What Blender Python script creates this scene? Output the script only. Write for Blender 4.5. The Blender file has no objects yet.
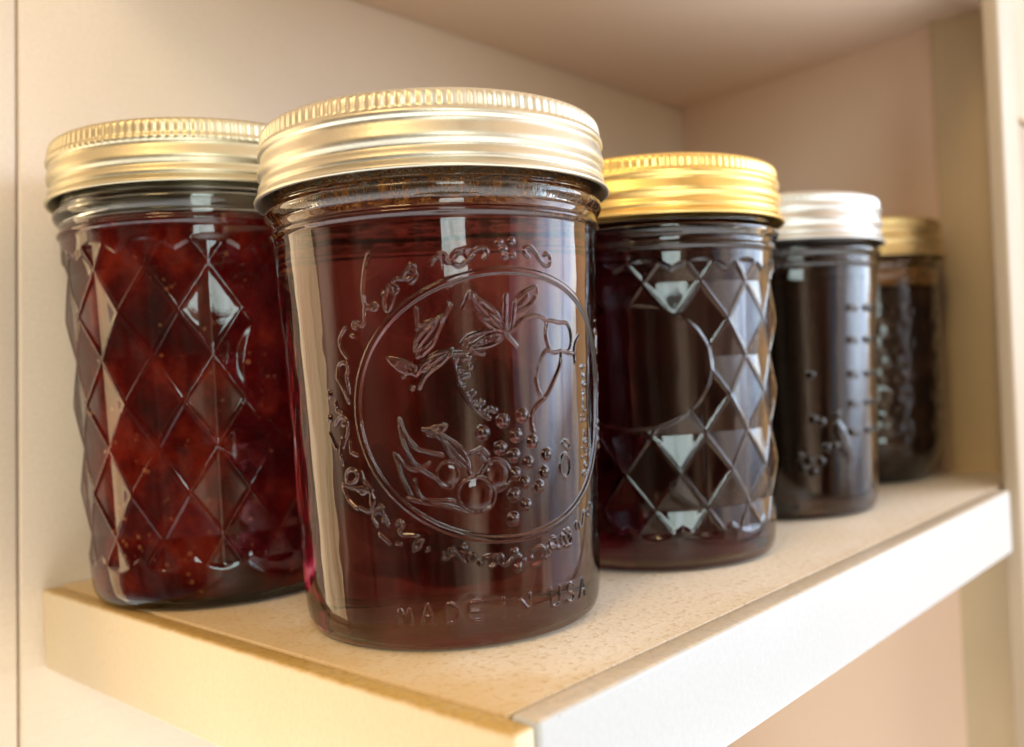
import bpy, bmesh, math, json, random
import numpy as np
from mathutils import Matrix, Vector

scn = bpy.context.scene
COL = scn.collection
MM = 0.001
PI = math.pi

# ------------------------------------------------------------------ node helpers
def new_mat(name):
    m = bpy.data.materials.new(name)
    m.use_nodes = True
    nt = m.node_tree
    nt.nodes.clear()
    out = nt.nodes.new('ShaderNodeOutputMaterial')
    return m, nt, out

def node(nt, kind, **kw):
    n = nt.nodes.new(kind)
    for k, v in kw.items():
        if k.startswith('i_'):
            n.inputs[k[2:].replace('_', ' ')].default_value = v
        else:
            setattr(n, k, v)
    return n

def noise(nt, vec, scale, detail=4.0, rough=0.55):
    n = node(nt, 'ShaderNodeTexNoise')
    n.inputs['Scale'].default_value = scale
    n.inputs['Detail'].default_value = detail
    n.inputs['Roughness'].default_value = rough
    nt.links.new(vec, n.inputs['Vector'])
    return n

def ramp(nt, fac, stops, interp='LINEAR'):
    r = node(nt, 'ShaderNodeValToRGB')
    r.color_ramp.interpolation = interp
    el = r.color_ramp.elements
    while len(el) > 1:
        el.remove(el[-1])
    el[0].position = stops[0][0]
    el[0].color = tuple(stops[0][1]) + (1,)
    for pos, c in stops[1:]:
        e = el.new(pos)
        e.color = tuple(c) + (1,)
    nt.links.new(fac, r.inputs['Fac'])
    return r

def bw(v):
    return (v, v, v)

def mapping(nt, scale, vec_name='Object', loc=(0, 0, 0)):
    tc = node(nt, 'ShaderNodeTexCoord')
    mp = node(nt, 'ShaderNodeMapping')
    mp.inputs['Scale'].default_value = scale
    mp.inputs['Location'].default_value = loc
    nt.links.new(tc.outputs[vec_name], mp.inputs['Vector'])
    return mp.outputs['Vector']

def mixc(nt, fac, a, b, mode='MIX'):
    m = node(nt, 'ShaderNodeMix', data_type='RGBA', blend_type=mode)
    if isinstance(fac, (int, float)):
        m.inputs[0].default_value = fac
    else:
        nt.links.new(fac, m.inputs[0])
    for s, v in ((6, a), (7, b)):
        if isinstance(v, tuple):
            m.inputs[s].default_value = v + ((1,) if len(v) == 3 else ())
        else:
            nt.links.new(v, m.inputs[s])
    return m.outputs[2]

def bump(nt, h, strength, dist):
    b = node(nt, 'ShaderNodeBump')
    b.inputs['Strength'].default_value = strength
    b.inputs['Distance'].default_value = dist
    nt.links.new(h, b.inputs['Height'])
    return b.outputs['Normal']

# ------------------------------------------------------------------ materials
def paint_material(name, base, warm, rough=0.5, brush=True, mottle=0.5, specks=0.0, bump_s=0.35):
    """Hand-brushed paint: faint broad mottling, brush strokes and a few dark specks."""
    m, nt, out = new_mat(name)
    v = mapping(nt, (1, 1, 1))
    n1 = noise(nt, v, 14, 5)
    c = mixc(nt, ramp(nt, n1.outputs['Fac'], [(0.38, bw(0)), (0.68, bw(mottle))]).outputs['Color'], base, warm)
    n2 = noise(nt, v, 900, 3)
    c = mixc(nt, 0.10, c, ramp(nt, n2.outputs['Fac'], [(0.3, bw(0.25)), (0.7, bw(1.0))]).outputs['Color'], 'MULTIPLY')
    if specks:
        n3 = noise(nt, v, 560, 3, 0.6)
        sp = ramp(nt, n3.outputs['Fac'], [(0.70, bw(0)), (0.75, bw(specks))]).outputs['Color']
        c = mixc(nt, sp, c, (0.16, 0.11, 0.06))
    bs = node(nt, 'ShaderNodeBsdfPrincipled')
    nt.links.new(c, bs.inputs['Base Color'])
    nt.links.new(ramp(nt, n1.outputs['Fac'], [(0.3, bw(rough - 0.06)), (0.7, bw(rough + 0.08))]).outputs['Color'], bs.inputs['Roughness'])
    bs.inputs['Specular IOR Level'].default_value = 0.35
    vb = mapping(nt, (60, 60, 420) if brush else (220, 220, 220))
    nb = noise(nt, vb, 1.0, 5, 0.6)
    nm = bump(nt, nb.outputs['Fac'], bump_s, 0.0004)
    nt.links.new(nm, bs.inputs['Normal'])
    nt.links.new(bs.outputs[0], out.inputs['Surface'])
    return m

M_WALL = paint_material('cream wall paint', (0.71, 0.59, 0.465), (0.67, 0.565, 0.42), 0.5, True, 0.9, 0.0, 0.6)
M_SIDE = paint_material('tan wall paint', (0.87, 0.69, 0.56), (0.85, 0.68, 0.53), 0.55, False, 0.7)
M_CEIL = paint_material('beige underside paint', (0.88, 0.73, 0.61), (0.87, 0.71, 0.57), 0.6, False, 0.7)
M_CLEAT = paint_material('olive cleat tone', (0.66, 0.55, 0.37), (0.60, 0.50, 0.33), 0.55, True, 0.8)  # tone darker and greener than the side wall
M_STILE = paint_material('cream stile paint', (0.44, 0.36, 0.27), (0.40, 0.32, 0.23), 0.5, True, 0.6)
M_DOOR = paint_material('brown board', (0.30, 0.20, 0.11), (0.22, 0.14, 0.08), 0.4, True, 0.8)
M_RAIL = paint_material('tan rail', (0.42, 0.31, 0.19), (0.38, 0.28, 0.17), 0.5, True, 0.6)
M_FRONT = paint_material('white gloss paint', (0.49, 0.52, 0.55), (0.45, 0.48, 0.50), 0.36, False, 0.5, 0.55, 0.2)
M_ENDTRIM = paint_material('warm-lit yellow gloss paint', (0.76, 0.64, 0.44), (0.73, 0.59, 0.39), 0.4, False, 0.7, 0.4, 0.2)  # the yellow of warm light on the trim is put into its colour

def shelf_top_material():
    """Speckled, worn paint on the shelf board with golden varnish staining along its two open edges."""
    m, nt, out = new_mat('speckled shelf board')
    v = mapping(nt, (1, 1, 1))
    big = noise(nt, v, 22, 4)
    c = mixc(nt, ramp(nt, big.outputs['Fac'], [(0.36, bw(0)), (0.66, bw(1))]).outputs['Color'], (0.78, 0.73, 0.66), (0.73, 0.65, 0.54))
    sp = noise(nt, v, 620, 5, 0.7)
    c = mixc(nt, ramp(nt, sp.outputs['Fac'], [(0.52, bw(0)), (0.66, bw(0.65))]).outputs['Color'], c, (0.40, 0.27, 0.12))
    sp2 = noise(nt, v, 420, 4, 0.7)
    c = mixc(nt, ramp(nt, sp2.outputs['Fac'], [(0.52, bw(0)), (0.64, bw(0.7))]).outputs['Color'], c, (0.76, 0.70, 0.60))
    # streaks of dark wood fibre
    vs = mapping(nt, (900, 260, 1))
    st = noise(nt, vs, 1.0, 2)
    c = mixc(nt, ramp(nt, st.outputs['Fac'], [(0.66, bw(0)), (0.73, bw(0.45))]).outputs['Color'], c, (0.33, 0.22, 0.10))
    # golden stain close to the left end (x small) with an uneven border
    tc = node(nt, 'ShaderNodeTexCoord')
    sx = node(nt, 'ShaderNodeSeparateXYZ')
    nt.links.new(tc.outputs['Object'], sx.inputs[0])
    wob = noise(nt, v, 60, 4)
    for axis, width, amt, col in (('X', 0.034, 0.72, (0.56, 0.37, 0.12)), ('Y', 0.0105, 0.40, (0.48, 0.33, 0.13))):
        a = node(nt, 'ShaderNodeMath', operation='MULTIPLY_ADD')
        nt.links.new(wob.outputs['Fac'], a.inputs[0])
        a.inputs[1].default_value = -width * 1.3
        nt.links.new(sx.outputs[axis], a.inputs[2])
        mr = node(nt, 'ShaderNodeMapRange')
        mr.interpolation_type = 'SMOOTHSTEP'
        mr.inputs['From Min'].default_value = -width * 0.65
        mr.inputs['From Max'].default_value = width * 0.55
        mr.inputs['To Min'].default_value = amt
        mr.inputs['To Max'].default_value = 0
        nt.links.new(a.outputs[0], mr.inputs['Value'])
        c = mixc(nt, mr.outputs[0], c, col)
    bs = node(nt, 'ShaderNodeBsdfPrincipled')
    nt.links.new(c, bs.inputs['Base Color'])
    nt.links.new(ramp(nt, sp.outputs['Fac'], [(0.3, bw(0.36)), (0.7, bw(0.55))]).outputs['Color'], bs.inputs['Roughness'])
    nm = bump(nt, sp.outputs['Fac'], 0.5, 0.0005)
    nt.links.new(nm, bs.inputs['Normal'])
    nt.links.new(bs.outputs[0], out.inputs['Surface'])
    return m
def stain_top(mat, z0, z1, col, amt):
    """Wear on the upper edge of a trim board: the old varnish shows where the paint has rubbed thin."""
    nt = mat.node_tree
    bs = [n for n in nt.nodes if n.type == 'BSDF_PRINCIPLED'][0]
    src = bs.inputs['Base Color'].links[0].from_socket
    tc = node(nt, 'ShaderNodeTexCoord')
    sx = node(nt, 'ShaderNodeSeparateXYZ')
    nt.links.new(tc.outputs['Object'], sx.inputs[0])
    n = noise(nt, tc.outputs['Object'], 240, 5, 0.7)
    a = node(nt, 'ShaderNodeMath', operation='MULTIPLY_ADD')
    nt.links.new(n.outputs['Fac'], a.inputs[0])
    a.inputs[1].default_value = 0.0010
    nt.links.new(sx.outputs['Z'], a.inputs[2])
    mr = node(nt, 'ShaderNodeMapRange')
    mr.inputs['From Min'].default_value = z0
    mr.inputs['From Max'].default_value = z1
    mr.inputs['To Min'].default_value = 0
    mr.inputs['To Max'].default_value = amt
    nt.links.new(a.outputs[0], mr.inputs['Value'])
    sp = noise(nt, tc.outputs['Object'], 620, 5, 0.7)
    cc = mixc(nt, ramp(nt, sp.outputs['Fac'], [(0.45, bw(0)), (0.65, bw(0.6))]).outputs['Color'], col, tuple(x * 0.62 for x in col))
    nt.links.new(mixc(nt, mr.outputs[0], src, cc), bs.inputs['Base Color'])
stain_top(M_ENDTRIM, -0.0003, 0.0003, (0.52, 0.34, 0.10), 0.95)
stain_top(M_FRONT, 0.0002, 0.0006, (0.68, 0.58, 0.44), 0.7)
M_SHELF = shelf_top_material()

def glass_material(name, tint, waviness=0.16):
    m, nt, out = new_mat(name)
    bs = node(nt, 'ShaderNodeBsdfPrincipled')
    bs.inputs['Base Color'].default_value = tint + (1,)
    bs.inputs['Transmission Weight'].default_value = 1.0
    bs.inputs['IOR'].default_value = 1.50
    bs.inputs['Roughness'].default_value = 0.012
    v = mapping(nt, (1, 1, 0.35))
    n = noise(nt, v, 130, 2, 0.4)
    nm = bump(nt, n.outputs['Fac'], waviness, 0.0012)
    nt.links.new(nm, bs.inputs['Normal'])
    nt.links.new(bs.outputs[0], out.inputs['Surface'])
    va = node(nt, 'ShaderNodeVolumeAbsorption')
    va.inputs['Color'].default_value = (0.20, 0.36, 0.14, 1)
    va.inputs['Density'].default_value = 14
    nt.links.new(va.outputs[0], out.inputs['Volume'])
    return m
M_GLASS = glass_material('clear jar glass', (0.97, 0.985, 0.965))

def metal_material(name, col, dark, rough):
    m, nt, out = new_mat(name)
    v = mapping(nt, (1, 1, 1))
    n = noise(nt, v, 260, 4)
    n2 = noise(nt, v, 60, 3)
    c = mixc(nt, ramp(nt, n2.outputs['Fac'], [(0.35, bw(0)), (0.7, bw(0.6))]).outputs['Color'], col, dark)
    bs = node(nt, 'ShaderNodeBsdfPrincipled')
    nt.links.new(c, bs.inputs['Base Color'])
    bs.inputs['Metallic'].default_value = 1.0
    nt.links.new(ramp(nt, n.outputs['Fac'], [(0.3, bw(rough - 0.04)), (0.7, bw(rough + 0.07))]).outputs['Color'], bs.inputs['Roughness'])
    nm = bump(nt, noise(nt, v, 1500, 2).outputs['Fac'], 0.12, 0.0002)
    nt.links.new(nm, bs.inputs['Normal'])
    nt.links.new(bs.outputs[0], out.inputs['Surface'])
    return m
M_PALEGOLD = metal_material('pale gold lid metal', (0.58, 0.55, 0.45), (0.52, 0.49, 0.39), 0.40)
M_OLDGOLD = metal_material('muted gold lid metal', (0.59, 0.54, 0.38), (0.52, 0.47, 0.32), 0.42)
M_GOLD = metal_material('bright gold lid metal', (0.78, 0.56, 0.20), (0.70, 0.49, 0.17), 0.34)
M_SILVER = metal_material('silver lid metal', (0.56, 0.555, 0.53), (0.49, 0.49, 0.47), 0.36)
M_BRASS = metal_material('dull brass lid metal', (0.62, 0.47, 0.22), (0.55, 0.41, 0.19), 0.40)

def jelly_material(name, density, col):
    """Clear jelly: light passes and is absorbed along its way."""
    m, nt, out = new_mat(name)
    t = node(nt, 'ShaderNodeBsdfTransparent')      # jelly meets the glass almost without refraction
    nt.links.new(t.outputs[0], out.inputs['Surface'])
    a = node(nt, 'ShaderNodeVolumeAbsorption')
    a.inputs['Color'].default_value = col + (1,)
    a.inputs['Density'].default_value = density
    nt.links.new(a.outputs[0], out.inputs['Volume'])
    return m

def jam_material(name, c1, c2, c3, fleck, sss, scale=90):
    """Opaque fruit jam: pulp, darker fruit and bright seeds, with light bleeding through its skin."""
    m, nt, out = new_mat(name)
    v = mapping(nt, (1, 1, 1))
    n1 = noise(nt, v, scale, 5, 0.6)
    c = ramp(nt, n1.outputs['Fac'], [(0.34, c1), (0.52, c2), (0.68, c3)]).outputs['Color']
    vo = node(nt, 'ShaderNodeTexVoronoi')
    vo.inputs['Scale'].default_value = 420
    nt.links.new(v, vo.inputs['Vector'])
    n2 = noise(nt, v, 160, 3)
    seeds = node(nt, 'ShaderNodeMath', operation='MULTIPLY')
    nt.links.new(ramp(nt, vo.outputs['Distance'], [(0.12, bw(1)), (0.34, bw(0))]).outputs['Color'], seeds.inputs[0])
    nt.links.new(ramp(nt, n2.outputs['Fac'], [(0.56, bw(0)), (0.66, bw(0.6))]).outputs['Color'], seeds.inputs[1])
    c = mixc(nt, seeds.outputs[0], c, fleck)
    bs = node(nt, 'ShaderNodeBsdfPrincipled')
    nt.links.new(c, bs.inputs['Base Color'])
    bs.inputs['Subsurface Weight'].default_value = sss
    bs.inputs['Subsurface Radius'].default_value = (1.0, 0.16, 0.08)
    bs.inputs['Subsurface Scale'].default_value = 0.006
    bs.inputs['Roughness'].default_value = 0.6
    bs.inputs['Specular IOR Level'].default_value = 0.0
    nt.links.new(bs.outputs[0], out.inputs['Surface'])
    return m

def residue_material(name, col, dark, lo, hi, scale):
    """Dried jam splashed inside the neck: specks with clear glass between them."""
    m, nt, out = new_mat(name)
    v = mapping(nt, (1, 1, 1.3))
    n = noise(nt, v, scale, 6, 0.75)
    n2 = noise(nt, v, scale * 0.25, 3)
    s = node(nt, 'ShaderNodeMath', operation='ADD')
    nt.links.new(n.outputs['Fac'], s.inputs[0])
    nt.links.new(ramp(nt, n2.outputs['Fac'], [(0.3, bw(0.0)), (0.7, bw(0.22))]).outputs['Color'], s.inputs[1])
    a = ramp(nt, s.outputs[0], [(lo, bw(0)), (hi, bw(1))]).outputs['Color']
    c = mixc(nt, n2.outputs['Fac'], dark, col)
    d = node(nt, 'ShaderNodeBsdfPrincipled')
    nt.links.new(c, d.inputs['Base Color'])
    d.inputs['Roughness'].default_value = 0.5
    d.inputs['Specular IOR Level'].default_value = 0.1
    t = node(nt, 'ShaderNodeBsdfTransparent')
    mx = node(nt, 'ShaderNodeMixShader')
    nt.links.new(a, mx.inputs[0])
    nt.links.new(t.outputs[0], mx.inputs[1])
    nt.links.new(d.outputs[0], mx.inputs[2])
    nt.links.new(mx.outputs[0], out.inputs['Surface'])
    return m

# ------------------------------------------------------------------ mesh helpers
def link_mesh(name, verts, faces, mat, parent=None, smooth=True):
    me = bpy.data.meshes.new(name)
    verts = np.asarray(verts, dtype=np.float32).reshape(-1, 3)
    if isinstance(faces, np.ndarray):
        nf = len(faces)
        me.vertices.add(len(verts))
        me.vertices.foreach_set('co', verts.ravel())
        me.loops.add(nf * 4)
        me.loops.foreach_set('vertex_index', faces.astype(np.int32).ravel())
        me.polygons.add(nf)
        me.polygons.foreach_set('loop_start', np.arange(0, nf * 4, 4, dtype=np.int32))
        me.update(calc_edges=True)
    else:
        me.from_pydata(verts.tolist(), [], faces)
        me.update()
    me.validate()
    if smooth:
        me.polygons.foreach_set('use_smooth', np.ones(len(me.polygons), dtype=bool))
    me.materials.append(mat)
    o = bpy.data.objects.new(name, me)
    COL.objects.link(o)
    if parent:
        o.parent = parent
    return o

def tag(o, label=None, cat=None, group=None, kind=None):
    for k, v in (('label', label), ('category', cat), ('group', group), ('kind', kind)):
        if v:
            o[k] = v
    return o

def empty(name, loc):
    o = bpy.data.objects.new(name, None)
    o.empty_display_size = 0.02
    COL.objects.link(o)
    o.location = loc
    return o

def box(name, lo, hi, mat, parent=None, bev=0.0006, seg=3):
    """Bevelled board with an origin at its low corner."""
    bm = bmesh.new()
    lo, hi = Vector(lo), Vector(hi)
    bmesh.ops.create_cube(bm, size=1.0)
    for v in bm.verts:
        v.co = Vector([(lo[i] if v.co[i] < 0 else hi[i]) for i in range(3)]) - (Vector((0, 0, 0)) if parent else lo)
    if bev:
        bmesh.ops.bevel(bm, geom=list(bm.edges), offset=bev, segments=seg, profile=0.5, affect='EDGES')
    me = bpy.data.meshes.new(name)
    bm.to_mesh(me)
    bm.free()
    me.polygons.foreach_set('use_smooth', np.ones(len(me.polygons), dtype=bool))
    me.materials.append(mat)
    try:
        me.set_sharp_from_angle(angle=math.radians(40))
    except Exception:
        pass
    o = bpy.data.objects.new(name, me)
    COL.objects.link(o)
    if parent:
        o.parent = parent
    else:
        o.location = lo
    return o

def smooth_profile(pts, it=2):
    """Chaikin corner cutting of an open (r, z) profile, ends kept."""
    p = np.array(pts, float)
    for _ in range(it):
        q = np.empty((2 * (len(p) - 1), 2))
        q[0::2] = 0.75 * p[:-1] + 0.25 * p[1:]
        q[1::2] = 0.25 * p[:-1] + 0.75 * p[1:]
        p = np.vstack([p[:1], q, p[-1:]])
    return p

def resample(p, step):
    d = np.hypot(*np.diff(p, axis=0).T)
    keep = np.r_[True, d > 1e-7]
    p = p[keep]
    s = np.r_[0, np.cumsum(np.hypot(*np.diff(p, axis=0).T))]
    n = max(2, int(round(s[-1] / step)) + 1)
    t = np.linspace(0, s[-1], n)
    return np.stack([np.interp(t, s, p[:, 0]), np.interp(t, s, p[:, 1])], 1)

def lathe_arrays(prof, th, disp=None):
    """Rings of vertices (rows) round Z for a closed ring of angles; both profile ends on the axis."""
    r = prof[:, 0][:, None] + (0 if disp is None else disp)
    z = np.repeat(prof[:, 1][:, None], len(th), 1)
    x = r * np.cos(th)[None, :]
    y = r * np.sin(th)[None, :]
    v = np.stack([x, y, z], 2).reshape(-1, 3)
    nr, nc = len(prof), len(th)
    i = np.arange(nr - 1)[:, None] * nc
    j = np.arange(nc)[None, :]
    j2 = (j + 1) % nc
    f = np.stack([i + j, i + j2, i + nc + j2, i + nc + j], 2).reshape(-1, 4)
    return v, f

# ------------------------------------------------------------------ jar shape (millimetres)
def zmap(z, H):
    z = np.asarray(z, float)
    k = (H - 14.7) / 85.3
    return np.where(z <= 85.3, z * k, z + H - 100.0)

BODY = [(0.001, 1.9), (14, 1.9), (23, 1.8), (25.2, 0.8), (27.0, 0.0), (28.5, 0.0), (29.7, 0.7), (30.6, 2.3), (31.0, 4.8), (31.2, 8.0), (31.4, 12), (32.2, 35), (33.0, 57), (33.9, 72), (34.05, 76.0)]
NECK = [(34.1, 77.0), (34.2, 77.6), (34.8, 78.2), (34.8, 78.8), (34.25, 79.3), (34.2, 80.0), (34.3, 80.8), (35.0, 81.4), (35.55, 82.4), (35.45, 83.3), (34.6, 84.0), (33.9, 84.8), (33.6, 86.5), (33.6, 98.4), (33.2, 99.0), (32.3, 99.2)]
KNOBBY_BODY = [(0.001, 1.9), (14, 1.9), (20, 1.7), (22.6, 0.7), (24.0, 0.0), (25.4, 0.1), (27.0, 1.3), (29.4, 4.6), (31.6, 8.4), (32.7, 11.2), (33.1, 16), (33.6, 30), (34.1, 57), (34.4, 70), (34.1, 75)]

def quilt(th, z, th0, z0, dz, n, amp, bead):
    """Quilted relief: alternate diamonds creased level and upright, thin ridges between them (mm)."""
    pitch = 2 * PI / n
    u = (th - th0) / pitch
    v = (z - z0) / (2 * dz)
    U = np.abs(u - np.round(u))
    V = np.abs(v - np.round(v))
    du, dv = 0.5 - U, V
    e = 0.5 - (du + dv)
    even = e >= 0
    h = np.where(even, 2 * dv, 2 * U) * amp
    h = h + 14.0 * (1 / np.cos(du * pitch) - 1)
    w = PI / n * 33.0
    d = np.abs(e) * 2 * w * dz / math.hypot(w, dz)
    h = h + bead * np.exp(-(d / 0.50) ** 2)
    return h - (amp * 0.5 + 0.3)

def sstep(a, b, x):
    t = np.clip((x - a) / (b - a), 0, 1)
    return t * t * (3 - 2 * t)

def ang(d):
    return (d + PI) % (2 * PI) - PI

def relief_quilted(H, th0, z0, dz, panel):
    pth, pz, pa, pb = panel
    def f(th, z):
        h = quilt(th, z, th0, z0, dz, 15, 1.3, 0.17)
        s = (H - 14.7) / 85.3
        # scalloped top and bottom borders of the quilting
        pitch = 2 * PI / 15
        sc = np.abs(((th - th0) / pitch + 0.5) % 1.0 - 0.5) * 2
        top = (75.5 - 2.2 * sc ** 2) * s
        bot = (7.8 + 2.2 * sc ** 2) * s
        m = sstep(bot, bot + 1.6, z) * (1 - sstep(top - 1.6, top, z))
        q = np.sqrt((ang(th - pth) / pa) ** 2 + ((z - pz) / pb) ** 2)
        m = m * sstep(0.98, 1.06, q)
        rim = 0.04 * np.exp(-((q - 1.0) / 0.02) ** 2)
        return h * m + rim
    return f

def relief_knobby(th, z):
    """Pressed pineapple-like studs all over, ending in a shoulder low on the jar."""
    n = 26
    pitch = 2 * PI / n
    row = z / 6.2
    k = np.floor(row)
    u = th / pitch + 0.5 * (k % 2)
    a = np.abs(u - np.round(u)) * 2
    b = np.abs((row - k) - 0.5) * 2
    d = np.sqrt(a ** 2 + b ** 2)
    h = 0.22 * np.clip(1 - d ** 2, 0, 1)
    h = h + 0.2 * np.sin(th * 7 + z * 0.31) * np.sin(z * 0.9 - th * 3)
    m = sstep(11, 13, z) * (1 - sstep(66, 69, z))
    return h * m

# single-stroke lettering, unit cell (0..1, 0..1)
GLYPH = {
 'M': [[(0, 0), (0.05, 1), (0.5, 0.25), (0.95, 1), (1, 0)]], 'A': [[(0, 0), (0.5, 1), (1, 0)], [(0.2, 0.38), (0.8, 0.38)]],
 'D': [[(0, 0), (0, 1), (0.5, 1), (0.9, 0.75), (1, 0.5), (0.9, 0.25), (0.5, 0), (0, 0)]],
 'E': [[(1, 1), (0, 1), (0, 0), (1, 0)], [(0, 0.5), (0.8, 0.5)]], 'I': [[(0.5, 0), (0.5, 1)]],
 'N': [[(0, 0), (0, 1), (1, 0), (1, 1)]], 'U': [[(0, 1), (0, 0.3), (0.2, 0.03), (0.5, 0), (0.8, 0.03), (1, 0.3), (1, 1)]],
 'S': [[(0.95, 0.85), (0.7, 1), (0.3, 1), (0.05, 0.8), (0.15, 0.58), (0.8, 0.42), (0.95, 0.2), (0.7, 0), (0.3, 0), (0.03, 0.15)]],
 'G': [[(0.95, 0.8), (0.6, 1), (0.2, 0.85), (0, 0.5), (0.2, 0.12), (0.6, 0), (0.95, 0.2), (0.95, 0.48), (0.55, 0.48)]],
 'H': [[(0.05, 0), (0.05, 1)], [(0.95, 0), (0.95, 1)], [(0.05, 0.5), (0.95, 0.5)]],
 'o': [[(0.5, 0.6), (0.1, 0.5), (0, 0.3), (0.15, 0.05), (0.5, 0), (0.85, 0.05), (1, 0.3), (0.9, 0.5), (0.5, 0.6)]],
 'l': [[(0.4, 1), (0.4, 0.1), (0.7, 0)]], 'd': [[(0.9, 1), (0.9, 0)], [(0.9, 0.5), (0.5, 0.62), (0.05, 0.4), (0.1, 0.08), (0.5, 0), (0.9, 0.15)]],
 'e': [[(0.05, 0.32), (0.95, 0.36), (0.8, 0.58), (0.4, 0.62), (0.05, 0.36), (0.2, 0.05), (0.6, 0), (0.95, 0.12)]],
 'n': [[(0.05, 0), (0.05, 0.6)], [(0.05, 0.4), (0.5, 0.62), (0.9, 0.45), (0.9, 0)]],
 'a': [[(0.9, 0.6), (0.9, 0)], [(0.9, 0.45), (0.45, 0.62), (0.03, 0.3), (0.4, 0), (0.9, 0.15)]],
 'r': [[(0.1, 0), (0.1, 0.6)], [(0.1, 0.4), (0.5, 0.62), (0.9, 0.55)]], 'v': [[(0.05, 0.6), (0.5, 0), (0.95, 0.6)]],
 's': [[(0.9, 0.52), (0.5, 0.62), (0.12, 0.48), (0.85, 0.18), (0.5, 0), (0.08, 0.08)]],
 't': [[(0.45, 0.95), (0.45, 0.1), (0.8, 0)], [(0.1, 0.62), (0.85, 0.62)]],
}
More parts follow.
